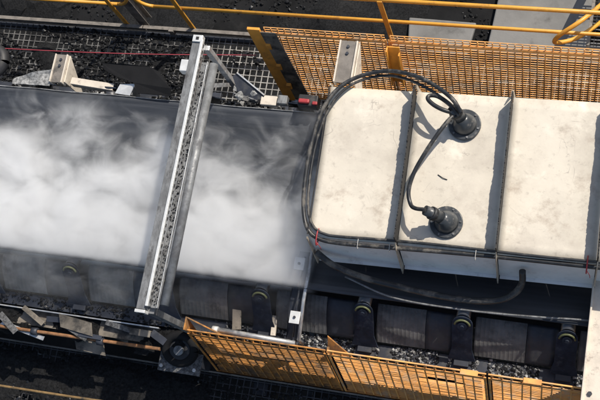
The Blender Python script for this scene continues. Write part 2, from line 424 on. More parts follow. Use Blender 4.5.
# flanges with ragged crusted tops
RH = .19
for k, x in enumerate(xs):
    h0 = RH if 0 < k else .035
    b = MB(); n = 190; poly = []
    for i in range(n + 1):
        y = CW * i / n
        jag = (.030 * noise.noise((y * 3.3, k * 5.1, 0)) + .010 * noise.noise((y * 17, k * 3.3, 4)) + .009 * noise.noise((y * 47, k * 3.3, 9)) + .009 * noise.noise((y * 90, k * 3.3, 9))) if 0 < i < n and k else 0
        poly.append((x - .005, y, CZ + h0 + jag - (.05 * (i / n) if k == 1 else 0) * (1 - i / n)))
    poly = [(x - .005, 0, CZ + .0225)] + poly + [(x - .005, CW, CZ + .0225)]
    f = b.prism(poly, (.010, 0, 0)).build('flange', 'rib', cov)
    # the flange's vertical legs down the sides
    for y, tz in ((0, -1), (CW, 1)):
        w = .035 if k else .02
        MB().prism([(x - .004, y + tz * .02, CZ + (.13 if k else .03)), (x - .004, y + tz * (.02 + w), CZ + (.08 if k else .02)), (x - .004, y + tz * (.125 + w), .0), (x - .004, y + tz * .09, .0)], (.010, 0, 0)).build('flange_leg', 'ribedge', f)
# pin tips at the far ends of the flanges
# end curtain at the open mouth (rubber flaps hanging inside)
for i in range(8):
    MB().prism([(.02, .05 + i * .168, CZ - .03), (.02, .05 + i * .168 + .155, CZ - .03), (.02, .05 + i * .168 + .155, -.10 if 1 < i < 6 else .10), (.02, .05 + i * .168, -.10 if 1 < i < 6 else .10)], (.010, 0, 0)).build('curtain_strip', 'rubber', cov)

# ------------------------------------------------------------------ hose fittings on the cover
def fitting(loc, lean, lab, rz):
    t = thing('hose_fitting', lab, 'hose fitting', loc, rz, group='hose fittings on the cover')
    t.scale = (.95, .95, .86)
    b = MB(); b.tube([(0, 0, 0), (0, 0, .018), (0, 0, .022)], .15, 32, radii=[.155, .155, .148]); b.build('base_flange', 'head', t)
    b = MB(); b.tube([(0, 0, .02), (0, 0, .05), (lean * .015, 0, .10), (lean * .03, 0, .135), (lean * .045, 0, .15)], .1, 28, radii=[.115, .108, .09, .066, .06]); b.build('dome', 'head', t)
    b = MB(); b.tube([(lean * .04, 0, .14), (lean * .12, 0, .225), (lean * .19, 0, .275)], .05, 20, radii=[.056, .052, .048]); nk = b.build('neck', 'head', t)
    b = MB(); b.tube([(lean * .10, 0, .205), (lean * .135, 0, .238)], .064, 16); b.build('clamp_ring', 'rubber', nk)
    for k in range(6):
        a = k * math.pi / 3 + .3
        MB().tube([(.134 * math.cos(a), .134 * math.sin(a), .02), (.134 * math.cos(a), .134 * math.sin(a), .034)], .010, 6).build('bolt', 'dirtysteel', t)
    return t
F1 = (.778, 1.590, CZ + .004); F2 = (.737, .665, CZ + .004)
fitting(F1, .7, 'dark round hose fitting joined by three hoses beside the orange far guard', RAD(150))
fitting(F2, 0.95, 'dark round hose fitting joined by one hose near the cable bundle edge of the cover', RAD(170))

# ------------------------------------------------------------------ hoses
def hose(pts, r, lab, n=10, m='hose', name='hose', cat='hose', grp=None):
    return tag(MB().tube(smooth_path(pts), r, n).build(name, m), lab, cat, grp)
def edge_y(x): return .405 + (x + .493) * .0227
def along(off, z, x0=-.2):
    return [(x, edge_y(x) + off + .008 * math.sin(x * 2.3 + off * 40), z + .008 * math.sin(x * 3.1)) for x in (x0, .1, .45, .8, 1.15, 1.5, 1.85, 2.2, 2.7, 3.2, 3.75)]
hose([(0.761, 1.608, 0.800), (0.693, 1.693, 0.860), (0.580, 1.786, 0.840), (0.391, 1.912, 0.750), (0.182, 2.001, 0.660), (-0.017, 2.026, 0.610), (-0.246, 1.961, 0.600), (-0.416, 1.833, 0.610), (-0.526, 1.639, 0.620), (-0.582, 1.389, 0.610), (-0.603, 1.099, 0.590), (-0.596, 0.815, 0.570), (-0.560, 0.585, 0.550), (-0.489, 0.442, 0.545), (-0.375, 0.381, 0.530)] + along(-.036, .525),
     .020, 'thick black hose looping over the cover mouth and along its near top edge')
hose([(0.745, 1.586, 0.780), (0.657, 1.667, 0.820), (0.534, 1.763, 0.790), (0.353, 1.881, 0.700), (0.162, 1.971, 0.610), (-0.018, 1.998, 0.570), (-0.228, 1.935, 0.570), (-0.379, 1.816, 0.585), (-0.483, 1.634, 0.590), (-0.544, 1.392, 0.585), (-0.566, 1.109, 0.570), (-0.556, 0.822, 0.560), (-0.522, 0.616, 0.555), (-0.444, 0.480, 0.565), (-0.328, 0.425, 0.568)] + along(.010, .562),
     .0135, 'slim black hose running inside the thick hose around the cover mouth and edge')
hose([(0.703, 1.618, 0.760), (0.606, 1.626, 0.790), (0.511, 1.666, 0.790), (0.448, 1.721, 0.780), (0.460, 1.760, 0.770), (0.534, 1.753, 0.780), (0.634, 1.692, 0.800), (0.722, 1.622, 0.780)], .020, 'short black hose curled in a small loop at the fitting by the far guard')
hose([(0.703, 1.612, 0.750), (0.647, 1.520, 0.780), (0.576, 1.391, 0.780), (0.489, 1.223, 0.750), (0.412, 1.035, 0.720), (0.386, 0.875, 0.695), (0.419, 0.762, 0.690), (0.47, 0.715, 0.735), (0.565, 0.694, 0.80)], .019, 'black hose bowing between the two round hose fittings')
hose([(-0.464, 0.317, 0.250), (-0.283, 0.225, 0.160), (0.004, 0.159, 0.100), (0.337, 0.123, 0.070), (0.712, 0.091, 0.050), (1.033, 0.087, 0.050), (1.254, 0.124, 0.060), (1.381, 0.194, 0.120), (1.435, 0.277, 0.200), (1.431, 0.365, 0.30)], .031,
     'dusty black drain hose sagging below the cover side and turning up into it')
hose([(-.2, .16, .03), (.3, .02, .03), (1.0, -.005, .035), (1.6, .02, .03), (2.1, .05, .03), (3.0, .05, .03)], .009, 'thin grey conduit lying along the belt edge below the cover', 8, 'dirtysteel', 'conduit', 'conduit')
def tie(p, lab, m, ring=.035, tail=1.0):
    b = MB(); x, y, z = p
    b.tube([Vector((x, y + .03 + (ring + .022) * math.cos(a) * 1.2, z + ring * math.sin(a))) for a in [2 * math.pi * k / 16 for k in range(17)]], .006 if m == 'redbox' else .0035, 6, cap=False)
    if tail: b.tube([(x, y - .02, z), (x + .03, y - .04 - .03 * tail, z - .03 - .03 * tail), (x + .03 + .015 * tail, y - .05 - .04 * tail, z - .03 - .14 * tail)], .003, 5)
    tag(b.build('cable_tie', m), lab, 'cable tie')
tie((-.40, .365, .545), 'red cable tie round the hose pair at the misty mouth of the cover', 'redbox', .042, .35)
tie((1.97, .405, .545), 'red cable tie round the hose pair beside the beige support arm', 'redbox', .042, .35)
tie((.27, .365, .545), 'white cable tie round the hose pair by the first flange', 'whitetie', .026, .0)
tie((1.03, .382, .545), 'white cable tie round the hose pair near the second flange', 'whitetie', .026, .0)
tie((-.02, .358, .545), 'white cable tie round the hose pair at the first panel of the cover', 'whitetie', .026, .0)

# small bits on the cover
b = MB(); b.tube([(.60, 1.10, CZ - .002), (.65, 1.072, CZ + .001), (.69, 1.062, CZ - .003)], .0035, 6); tag(b.build('twig', 'rib'), 'short thin dark twig lying on the cover between the fittings', 'twig')

# ------------------------------------------------------------------ support arms of the cover
def arm(loc, label, length, width, h, group, gus=1, dirt='beige'):
    t = thing('support_arm', label, 'support arm', loc, group=group)
    MB().box((width / 2, length / 2, h - .006), (width - .03, length, .012)).build('web', 'toe', t, .002)
    MB().box((.0075, length / 2, h - .035), (.015, length, .11)).build('flange', dirt, t, .003)
    MB().box((width - .0075, length / 2, h - .035), (.015, length, .11)).build('flange', dirt, t, .003)
    if gus:
        MB().prism([(width + .004, 0.02, h - .02), (width + .004, length, h - .02), (width + .004, 0.02, h - .55)], (.012, 0, 0)).build('gusset', dirt, t, .002)
    for y in (length - .06, length - .13):
        MB().tube([(width / 2, y, h - .002), (width / 2, y, h + .014)], .016, 6).build('bolt', 'darksteel', t)
    return t
arm((-.52, 1.92, 0), 'beige steel support arm with dark bolts beside the orange clip on the far guard', .43, .18, .50, 'cover support arms')
arm((-3.72, 1.84, -.45), 'sunlit beige gusset arm between the crushed grey plate and the long beige angle', .32, .15, .50, 'cover support arms')
t = thing('support_arm', 'wide beige support arm reaching out across the golden near guard', 'support arm', (2.04, -1.3, 0), group='cover support arms')
MB().box((.11, .87, .12), (.20, 1.66, .016)).build('web', 'beige', t, .003)
MB().box((.008, .9, .08), (.016, 1.64, .16)).build('flange', 'beige', t, .003)
MB().box((.212, .9, .08), (.016, 1.64, .16)).build('flange', 'beige', t, .003)
for y in (.62, .70):
    MB().tube([(.07, y, .127), (.07, y, .145)], .022, 6).build('bolt', 'darksteel', t)
MB().box((.11, .10, -.58), (.12, .10, 1.24)).build('leg', 'beige', t, .004)

# rod frame at the near corner of the cover mouth
t = thing('rod_frame', 'thin galvanized rod frame with pale clamp plates at the near corner of the cover mouth', 'rod frame', (-.55, 0, -.45))
MB().tube([(0, .36, .50), (-.03, -.10, .40), (-.06, -.46, .20), (-.06, -.47, .02)], .018, 10).build('rod', 'galv', t)
MB().prism([(-.14, .36, .43), (.0, .36, .43), (-.05, -.10, .36), (-.08, -.47, .15), (-.20, -.47, .15), (-.18, -.10, .36)], (0, 0, -.02)).build('backing_plate', 'darksteel', t)
MB().tube([(-.06, .30, .50), (-.09, -.12, .40), (-.12, -.44, .20)], .010, 8).build('rod', 'darksteel', t)
for y, z in ((.22, .52), (-.27, .345)):
    p = MB().box((-.10, y, z), (.10, .12, .02)).build('clamp_plate', 'bright', t, .003)
    MB().tube([(-.10, y, z + .01), (-.10, y, z + .024)], .014, 6).build('bolt', 'darksteel', p)

# ------------------------------------------------------------------ spray gantry over the belt
g = thing('spray_gantry', 'galvanized slotted steel gantry spanning the misty belt', 'gantry', (-1.79, .82, ZW))
GZ = .80 - ZW
def gy(y): return y - .82
MB().box((-.055, gy(.80), GZ - .045), (.085, 2.62, .085)).build('beam', 'dirtysteel', g, .003)
MB().box((.006, gy(.82), GZ + .012), (.026, 2.60, .032)).build('edge_bar', 'bright', g, .003)
b = MB()
for i in range(40): b.box((.013, gy(-.42 + i * .064), GZ - .03), (.006, .03, .014))
MB().box((-.002, gy(.82), GZ - .045), (.018, 2.58, .075)).build('slotted_face', 'galv', g, .002)
b.build('slots', 'rubber', g)['kind'] = 'stuff'
MB().box((.052, gy(.72), GZ - .06), (.066, 2.40, .012)).build('dust_tray', 'dirtysteel', g, .002)
MB().box((.088, gy(.72), GZ - .045), (.008, 2.40, .045)).build('tray_lip', 'galv', g, .002)
MB().tube([(.135, gy(-.44), GZ - .085), (.135, gy(1.92), GZ - .085)], .042, 16).build('spray_pipe', 'dirtypipe', g)
for k in range(6):
    MB().tube([(.07, gy(.05 + k * .33), GZ - .08), (.05, gy(.05 + k * .33), GZ - .12), (.045, gy(.05 + k * .33), GZ - .14)], .02, 10, radii=[.018, .02, .010]).build('spray_nozzle', 'head', g)
MB().box((-.045, gy(2.135), GZ - .02), (.10, .07, .07)).build('end_plate', 'bright', g, .004)
MB().box((-.045, gy(2.135), GZ + .0165), (.03, .03, .004)).build('end_hole', 'rubber', g)
MB().box((-.055, gy(-.53), GZ - .045), (.10, .03, .10)).build('end_plate', 'bright', g, .004)
MB().box((-.055, gy(-.547), GZ - .045), (.045, .006, .045)).build('end_hole', 'rubber', g)
MB().box((-.13, gy(1.86), GZ - .06), (.09, .12, .10)).build('junction_box', 'bright', g, .006)
lg = MB().box((.02, gy(2.09), GZ / 2 - .05), (.06, .05, GZ - .1)).build('leg', 'galv', g, .003)
MB().box((.02, gy(2.09), .006), (.14, .14, .012)).build('foot_plate', 'galv', lg, .002)
lg = MB().box((.0, gy(-.50), GZ / 2 - .05), (.09, .06, GZ - .1)).build('leg', 'dirtysteel', g, .003)
MB().box((.0, gy(-.50), .006), (.18, .16, .012)).build('foot_plate', 'galv', lg, .002)
MB().bar((.02, gy(2.03), GZ - .9), (.02, gy(1.70), GZ - .12), .04, .012, (1, 0, 0)).build('knee_brace', 'galv', g)

# ------------------------------------------------------------------ mesh guards
def guard(x0, x1, ytop, ybot, ztop, zbot, m, label, group, out, pitch=.072, pv=.040, wt=.0098, slats=False):
    t = thing('mesh_guard', label, 'mesh guard', (x0, ybot, zbot), group=group)
    v = Vector((0, ytop - ybot, ztop - zbot)); L = v.length; v.normalize(); W = x1 - x0
    n = Vector((1, 0, 0)).cross(v)
    if slats:
        me = None; ps = .088; k = int((W - .06) / ps); off = (W - k * ps) / 2
        for i in range(1, k):
            if me is None:
                o = MB().bar((0, 0, 0), v * (L - .10), .013, .008, n).build('upright_bar', m, t); me = o
            else:
                o = me.copy(); COL.objects.link(o)
            o.location = Vector((off + ps * i + random.uniform(-.004, .004), -.019, 0)) + v * .02
            o.rotation_euler = (0, RAD(random.uniform(-.5, .5)), 0)
        b = MB(); q = 0
        while .03 + q * .046 < L - .10:
            a = v * (.03 + q * .046); z = random.uniform(-.002, .002)
            xa = off
            while xa < W - off - .01:
                xb = min(xa + ps * random.choice((2, 3, 4, 5)), W - off)
                if random.random() > .02: b.bar(a + Vector((xa, z, 0)), a + Vector((xb, z + random.uniform(-.003, .003), random.uniform(-.002, .002))), .022, .006)
                xa = xb
            q += 1
        b.build('wire_mesh', m, t)['kind'] = 'stuff'
        b = MB()
        for i in range(k + 1):
            for d in (0, L - .085): b.bar(Vector((off + ps * i, 0, 0)) + v * d, Vector((off + ps * i, 0, 0)) + v * (d + .085), .020, .012, n)
        b.build('edge_ladder', m, t)['kind'] = 'stuff'
        MB().bar(v * L, v * L + Vector((W - .008, 0, 0)), .022, .014, n).build('frame_bar', m, t, .002)
    else:
        mesh_wires(MB(), (pitch * .35, 0, 0), (1, 0, 0), v, W - pitch * .7, L, pitch, pv, wt).build('wire_mesh', m, t)
    for d in (0.012, L - .075): MB().bar(v * d + n * .016, v * d + n * .016 + Vector((W - .008, 0, 0)), .034, .012, n).build('frame_bar', m, t, .002)
    for x in (0.012, W - .016):
        MB().bar(Vector((x, 0, 0)) + n * .024, Vector((x, 0, 0)) + n * .024 + v * (L - .02), .020, .012, n).build('frame_upright', m, t, .002)
    return t
gd = [(-1.47, -.16, 'orange mesh guard panel at the end post, standing behind the beige support arm'), (-.155, 2.75, 'long orange mesh guard panel behind the cream cover, between clip and stair'), (2.76, 4.3, 'orange mesh guard panel at the cover section past the stair')]
for x0, x1, lab in gd: guard(x0, x1, 2.60, 2.37, .10, ZW + .02, 'orange', lab, 'orange guards along the far walkway', 1)
gn = [(-1.66, -.27, 'dirty brown orange mesh guard panel beside the grey bearing housing', 'orangedirty'), (-.26, 1.22, 'golden orange mesh guard panel below the two idlers nearest the rod frame', 'orange'),
      (1.23, 2.70, 'golden orange mesh guard panel crossed by the wide beige support arm', 'orange'), (2.71, 4.2, 'golden orange mesh guard panel past the wide beige support arm', 'orange')]
for x0, x1, lab, m in gn: guard(x0, x1, -.55, -.79, .0, ZW + .02, m, lab, 'orange guards along the near walkway', -1, slats=True)

# end post of the far guard: orange channel with dark web
t = thing('guard_post', 'thick orange channel post with dark web at the end of the far guard', 'post', (-1.60, 2.36, ZW))
MB().prism([(.12, -.02, 0), (.255, -.02, 0), (.115, .235, 1.32), (-.02, .235, 1.32)], (0, -.03, 0)).build('flange', 'orangeclean', t, .004)
MB().prism([(.255, -.04, 0), (.44, -.04, 0), (.28, .21, 1.28), (.115, .21, 1.28)], (0, -.012, 0)).build('web', 'brownplate', t, .002)
for k in range(3): MB().box((.235 - k * .038, -.03 + .04 + k * .075, .32 + k * .36), (.05, .05, .10)).build('hinge', 'orangeclean', t, .004)
# orange clips
t = thing('guard_clip', 'bright orange channel clip on the far guard beside the beige support arm', 'clip', (-.16, 2.40, -.55))
MB().prism([(0, 0, 0), (.13, 0, 0), (.13, .12, .60), (0, .12, .60)], (0, -.012, 0)).build('plate', 'orangeclean', t, .003)
MB().prism([(0, -.014, 0), (0, .106, .60), (0, .046, .62), (0, -.074, .02)], (.014, 0, 0)).build('lug', 'orangeclean', t, .003)
MB().prism([(.116, -.014, 0), (.116, .106, .52), (.116, .046, .54), (.116, -.074, .02)], (.014, 0, 0)).build('lug', 'orangeclean', t, .003)
t = thing('guard_clip', 'rusty orange triangular fin at the free end of the dirty near guard', 'clip', (-1.68, -.56, -.30))
MB().prism([(0, 0, 0), (0, 0, .36), (.0, .13, .36), (0, .05, 0)], (.015, 0, 0)).build('fin', 'orangedirty', t, .003)
MB().prism([(.016, .13, .355), (.016, .115, .355), (.30, .03, .10), (.30, .045, .10)], (0, 0, -.20)).build('plate', 'orangedirty', t, .003)
t = thing('guard_clip', 'small orange triangular fin among the coal where two near guards join', 'clip', (-.29, -.56, -.20))
MB().prism([(0, 0, 0), (.26, 0, 0), (0, .16, .16)], (0, -.012, 0)).build('fin', 'orangedirty', t, .003)
MB().box((.01, .03, .05), (.02, .06, .10)).build('lug', 'orangedirty', t, .003)
for x, lab in ((1.06, 'flat orange tag plate on the near guard below the middle idler bracket'), (1.62, 'flat orange tag plate on the near guard beside the wide beige support arm')):
    tag(MB().box((x, -.56 if x < 1.2 else -.555, .012), (.16, .05, .014)).build('tag_plate', 'orange', bevel=.003), lab, 'plate')

# ------------------------------------------------------------------ walkways
def walkway(y0, y1, m, label, x0=-8.0, x1=6.0):
    t = thing('walkway', label, 'walkway', (0, 0, ZW))
    W = 1.75; n = int((x1 - x0) / W)
    for k in range(n):
        xa = x0 + k * W
        b = MB()
        nb = int((y1 - y0) / .075)
        for j in range(nb + 1): b.box((xa + W / 2, y0 + j * .075, -.018), (W - .012, .010, .036))
        for i in range(int(W / .075)): b.box((xa + .04 + i * .075, (y0 + y1) / 2, -.006), (.010, y1 - y0, .010))
        b.build('grating_panel', 'gratingdusty' if m == 'grating' and xa < -3.0 else m, t)
    for y in (y0, y1): MB().box(((x0 + x1) / 2, y, -.10), (x1 - x0, .05, .12)).build('edge_beam', 'darksteel', t, .003)
    return t
walkway(1.75, 3.02, 'grating', 'far walkway of open steel grating under the red pull cord')
walkway(-2.35, -.83, 'gratingdark', 'near walkway of coal blackened grating')
b = MB(); b.box((-1, -.825, ZW + .03), (14, .012, .10)); tag(b.build('kick_strip', 'toe', bevel=.002), 'thin grey kick strip along the inner edge of the coal black walkway', 'kick strip')
t = thing('toe_board', 'weathered grey brown toe board along the outer edge of the far walkway', 'toe board', (0, 3.05, ZW))
for k in range(6):
    MB().box((-8 + 2.33 * k + 1.16, .0, .06), (2.32, .012, .13)).build('board', 'toe', t, .003)
    MB().box((-8 + 2.33 * k + 1.16, -.022, .125), (2.32, .036, .010)).build('top_lip', 'toe', t, .002)
for x in (-2.98, -1.62, .65, 2.9): MB().box((x, -.035, .09), (.06, .05, .10)).build('cleat', 'toe', t, .003)

# ------------------------------------------------------------------ handrails
def rail_section(x0, x1, posts, label, loop0, loop1):
    t = thing('handrail', label, 'handrail', (0, 3.085, ZW), group='yellow handrails along the far walkway')
    zt, zm, r = 1.10, .60, .022
    pts = []
    if loop0: pts += [(x0 + .18, 0, zt)]
    def arc(cx, sgn):
        rr = (zt - zm) / 2; c = (zt + zm) / 2
        return [(cx + sgn * rr * .72 * math.cos(a), 0, c + rr * math.sin(a)) for a in [math.pi / 2 - math.pi * k / 12 for k in range(13)]]
    path = []
    if loop0: path = arc(x0 + .18, -1)[::-1]
    else: path = [(x0, 0, zm)]
    topi = path[-1] if loop0 else (x0, 0, zt)
    MB().tube(([(x0, 0, zt)] if not loop0 else [path[-1]]) + [(x1 - (.18 if loop1 else 0), 0, zt)], r, 12).build('top_rail', 'yellow', t)
    MB().tube([path[0], (x1 - (.18 if loop1 else 0), 0, zm)], r * .9, 12).build('mid_rail', 'yellow', t)
    if loop0: MB().tube(path, r * .95, 12).build('rail_end', 'yellow', t)
    if loop1: MB().tube(arc(x1 - .18, 1), r * .95, 12).build('rail_end', 'yellow', t)
    for x in posts:
        p = MB().bar((x, -.02, .0), (x, -.02, zt + .01), .055, .02, (0, 1, 0)).build('post', 'yellow', t, .004)
        MB().tube([(x, -.05, .06), (x, -.02, .06)], .014, 6).build('bolt', 'galv', p)
    return t
rail_section(-3.22, 4.6, (-2.72, -.34, 2.06, 4.2), 'long yellow handrail with flat posts behind the orange far guards', True, False)
rail_section(-8.0, -3.30, (-5.6, -3.57), 'yellow handrail with rounded end above the coal spill on the far walkway', False, True)
t = thing('pale_post', 'stub of pale weathered steel post between the two yellow handrails', 'post', (-3.44, 3.11, ZW))
MB().box((.06, .05, .36), (.012, .10, .72)).build('web', 'toe', t, .003)
MB().box((.06, -.005, .36), (.12, .010, .72)).build('flange', 'toe', t, .003)
MB().box((.06, .105, .36), (.12, .010, .72)).build('flange', 'toe', t, .003)

# near handrail (only its top rail and posts come into view)
t = thing('handrail', 'weathered brown yellow handrail over the coal black near walkway', 'handrail', (0, -2.36, ZW))
MB().tube([(-8, .95, .55), (-3.0, 1.02, .55), (-1.2, 1.06, .52)], .014, 10).build('mid_rail', 'dullrail', t)
for x in (-7, -1.25): MB().tube([(x, 1.04, .0), (x, 1.04, .55)], .022, 8).build('post', 'rust', t)

# stair beyond the walkway
t = thing('stair', 'steel stair with pale yellow stringers and dark grating treads going down to the yard', 'stair', (1.75, 3.15, ZW))
for x in (0.0, .78):
    MB().bar((x, .0, -.05), (x, 2.5, -2.70), .035, .20, (0, 0, 1)).build('stringer', 'toe', t, .003)
for k in range(10):
    y = .16 + k * .24; z = -.16 - k * .255
    b = MB()
    for j in range(5): b.box((.39, y - .09 + j * .045, z), (.74, .008, .03))
    for i in range(9): b.box((.06 + i * .083, y, z + .004), (.008, .2, .01))
    b.build('tread', 'gratingdark', t)
for x, d in ((-.06, 0), (.84, 0)):
    b = MB(); b.tube(smooth_path([(x + .7, 1.6, -.75), (x + .3, .55, .38), (x + .02, .02, .80), (x - .22, -.16, .72), (x - .25, -.14, .50), (x - .04, .0, .36), (x + .25, .45, -.02), (x + .7, 1.5, -1.2)], 10), .024, 10)
    b.build('stair_rail', 'yellow', t)

# ------------------------------------------------------------------ far side small things (beside the open belt)
hose([(-8, 2.20, -.20), (-4.57, 2.275, -.20), (-3.0, 2.33, -.205), (-1.58, 2.42, -.20)], .0055, 'thin red emergency pull cord stretched above the far walkway', 6, 'red', 'safety_cord', 'cord')
t = thing('pull_cord_switch', 'small red and black switch box at the far corner of the cover mouth', 'switch box', (-.90, 1.85, -.05))
MB().box((.06, .0, .12), (.20, .12, .12)).build('body', 'rubber', t, .01)
MB().box((.03, -.02, .20), (.11, .045, .04)).build('lid', 'redbox', t, .012)
MB().box((.14, -.03, .19), (.05, .035, .03)).build('clasp', 'redbox', t, .008)
MB().box((.0, .06, -.18), (.05, .04, .50)).build('mount', 'darksteel', t, .003)

t = thing('steel_angle', 'long beige steel angle lying beside the far belt edge', 'steel angle', (-3.5, 1.90, -.02), RAD(-4))
MB().box((.24, .0, .0), (.50, .075, .012)).build('top_leg', 'beige', t, .002)
MB().box((.24, -.033, -.045), (.50, .010, .085)).build('front_leg', 'beige', t, .002)
t = thing('junction_box', 'small grey box with a torn white lid at the end of the beige angle', 'box', (-2.86, 1.84, -.16))
MB().box((0, 0, .05), (.17, .10, .20)).build('body', 'dirtysteel', t, .006)
MB().prism([(-.10, -.05, .163), (.07, -.06, .160), (.12, .06, .20), (-.06, .05, .175)], (0, 0, .008)).build('lid', 'bright', t)
# crushed plate
b = MB(); n, mm = 12, 5; vv = []
for i in range(n + 1):
    r = []
    for j in range(mm + 1):
        x = i / n * .46; y = j / mm * (.05 + .13 * (i / n) ** .6)
        r.append(b.bm.verts.new((x, y, .05 * noise.noise((x * 6, y * 8, 1)) + .04 * i / n)))
    vv.append(r)
for i in range(n):
    for j in range(mm): b.bm.faces.new((vv[i][j], vv[i + 1][j], vv[i + 1][j + 1], vv[i][j + 1]))
r = bmesh.ops.extrude_face_region(b.bm, geom=list(b.bm.faces))
for v in [x for x in r['geom'] if isinstance(x, bmesh.types.BMVert)]: v.co.z -= .012
o = b.build('crushed_plate', 'stone', loc=(-4.18, 1.80, .01)); tag(o, 'crushed grey steel plate coated in grit beside the beige gusset arm', 'plate')
# rubber flap
b = MB(); n = 16; up_, lo_ = [], []
flap = [(-3.14, 2.08, .10), (-2.90, 2.085, .12), (-2.59, 2.078, .11), (-2.47, 2.03, .10), (-2.32, 1.866, .09), (-2.32, 1.80, .05), (-2.69, 1.80, .05), (-2.745, 1.90, .08), (-2.95, 1.95, .09), (-3.10, 2.01, .09)]
b.prism(flap, (0, 0, -.015)); tag(b.build('rubber_flap', 'blackrubber'), 'black rubber sheet flopped over beside the far belt edge', 'rubber sheet')
b = MB(); b.tube(smooth_path([(-4.55 + .22 * math.cos(a), 2.02 + .16 * math.sin(a), .04) for a in [2 * math.pi * k / 12 for k in range(13)]], 3), .07, 12, cap=False)
tag(b.build('rubber_ring', 'rubber'), 'black rubber ring lying past the crushed grey plate', 'rubber ring')
# plates and angle at the gantry foot
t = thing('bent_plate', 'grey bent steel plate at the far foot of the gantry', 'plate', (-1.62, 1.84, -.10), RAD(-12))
MB().prism([(-.14, .22, .10), (-.10, .27, .11), (.27, .13, .10), (.26, .08, .09), (.04, .01, .06)], (0, 0, .010)).build('plate', 'darksteel', t)
MB().prism([(-.10, .272, .122), (.27, .132, .112), (.268, .118, .112), (-.102, .258, .122)], (0, 0, .012)).build('lit_edge', 'galv', t)  # pale strip paints the sunlit upper edge of the dark plate
MB().box((.06, .06, .03), (.24, .012, .12)).build('web', 'dirtysteel', t)
tag(MB().box((-1.28, 1.86, -.02), (.17, .10, .05)).build('wood_block', 'beige', bevel=.006), 'small pale block at the belt edge between gantry and switch box', 'block')
tag(MB().box((-1.13, 1.87, .0), (.10, .09, .08)).build('clip_block', 'dirtysteel', bevel=.006), 'small dark steel block beside the pale block', 'block')

# ------------------------------------------------------------------ near side, left: steelwork below the open belt
t = thing('cable_tray', 'pale edged steel tray along the belt left open of guards', 'tray', (-3.2, -.60, -.56))
MB().box((-.55, .08, .06), (3.2, .014, .012)).build('edge_strip', 'galv', t, .002)
MB().box((-.55, .08, .02), (3.2, .010, .07)).build('side', 'dirtysteel', t, .002)
MB().box((-.55, .0, -.02), (3.2, .16, .010)).build('floor', 'brownplate', t)
t = thing('rusty_pipe', 'rusty orange brown pipe with dark collars under the pale edged tray', 'pipe', (-2.9, -.735, -.53))
MB().tube([(-2.0, -.02, 0), (.80, .01, 0)], .018, 12).build('tube', 'rust', t)
for x in (-.66, .10): MB().tube([(x, -.008, 0), (x + .07, -.006, 0)], .04, 12).build('collar', 'darksteel', t)
pl = [((-4.05, -.66, -.60), (.42, .24), 6, 'slanted dusty brown plate beneath the mist beside the pale diagonal strip'),
      ((-3.02, -.62, -.47), (.38, .13), -7, 'dusty brown plate lying across the tray above the rusty pipe'),
      ((-2.90, -.80, -.66), (.34, .12), -4, 'dusty brown plate hanging under the rusty pipe'),
      ((-2.45, -.66, -.62), (.40, .12), -12, 'dusty brown plate between the rusty pipe and the gantry foot')]
for c, s, a, lab in pl:
    q = Matrix.Rotation(RAD(a), 3, 'Z') @ Matrix.Rotation(RAD(8), 3, 'X')
    o = MB().prism([(-s[0] / 2, -s[1] / 2, 0), (s[0] / 2, -s[1] / 2, 0), (s[0] / 2 - .05, s[1] / 2, 0), (-s[0] / 2 - .06, s[1] / 2, 0)], (0, 0, .012)).build('cover_plate', 'brownplate', bevel=.002, loc=c)
    o.rotation_euler = q.to_euler(); tag(o, lab, 'plate')
rs = random.Random(21)
for k in range(10):
    x = -4.3 + k * .245 + rs.uniform(-.06, .06); a = rs.uniform(-38, 38)
    o = MB(); l = rs.uniform(.14, .30); w = rs.uniform(.035, .075)
    o.box((0, 0, 0), (l, w, .008)); o.box((0, w / 2, -.022), (l, .008, .05))
    o = o.build('scrap_angle', ('gritplate', 'darksteel', 'gritplate', 'brownplate', 'darksteel')[k % 5], bevel=.0015, loc=(x, -.56 - rs.uniform(0, .16), -.50 + rs.uniform(-.02, .02)))
    o.rotation_euler = (RAD(rs.uniform(-14, 14)), RAD(rs.uniform(-8, 8)), RAD(a))
    tag(o, 'short scrap steel angle lying askew by the pale edged tray', 'steel angle', 'scrap angles beside the tray')
b = MB(); b.bar((-4.35, -.62, -.52), (-3.42, -.80, -.56), .045, .012); tag(b.build('diagonal_strip', 'galv', bevel=.002), 'pale diagonal steel strip crossing below the mist to the kick strip', 'strip')

# bearing housing at the near gantry foot
t = thing('bearing_housing', 'round dark bearing housing on a gritty grey plate at the near foot of the gantry', 'bearing', (-1.92, -.72, -.62))
MB().box((.03, -.10, .0), (.46, .22, .02)).build('base_plate', 'gritplate', t, .003)
MB().box((.03, -.06, -.30), (.30, .10, .58)).build('pedestal', 'darksteel', t, .004)
ring = [Vector((.02 + .155 * math.cos(a), .03 + .135 * math.sin(a), .06 + .05 * math.sin(a))) for a in [2 * math.pi * k / 28 for k in range(29)]]
MB().tube(ring, .048, 12, cap=False).build('outer_ring', 'blackrubber', t)
MB().tube([(.02, .03, .0), (.02, .015, .07)], .11, 24).build('hub', 'rubber', t)
MB().tube([(.02, .015, .07), (.02, .005, .11)], .05, 18).build('shaft_end', 'dirtysteel', t)
for x in (-.16, .20): MB().tube([(x, -.16, .01), (x, -.16, .035)], .02, 6).build('bolt', 'galv', t)
t = thing('galvanized_pipe', 'pale galvanized pipe with capped end lying behind the dirty near guard', 'pipe', (-1.07, -.483, -.30))
MB().tube([(-.40, .01, 0), (.42, -.01, 0)], .027, 14).build('tube', 'galv', t)
MB().tube([(-.44, .011, 0), (-.38, .0095, 0)], .034, 14).build('cap', 'bright', t)
tag(MB().box((-1.30, -.33, -.36), (.09, .22, .02), Matrix.Rotation(RAD(10), 3, 'Z')).build('ledge_plate', 'brownplate', bevel=.003), 'small brown plate beside the capped galvanized pipe', 'plate')
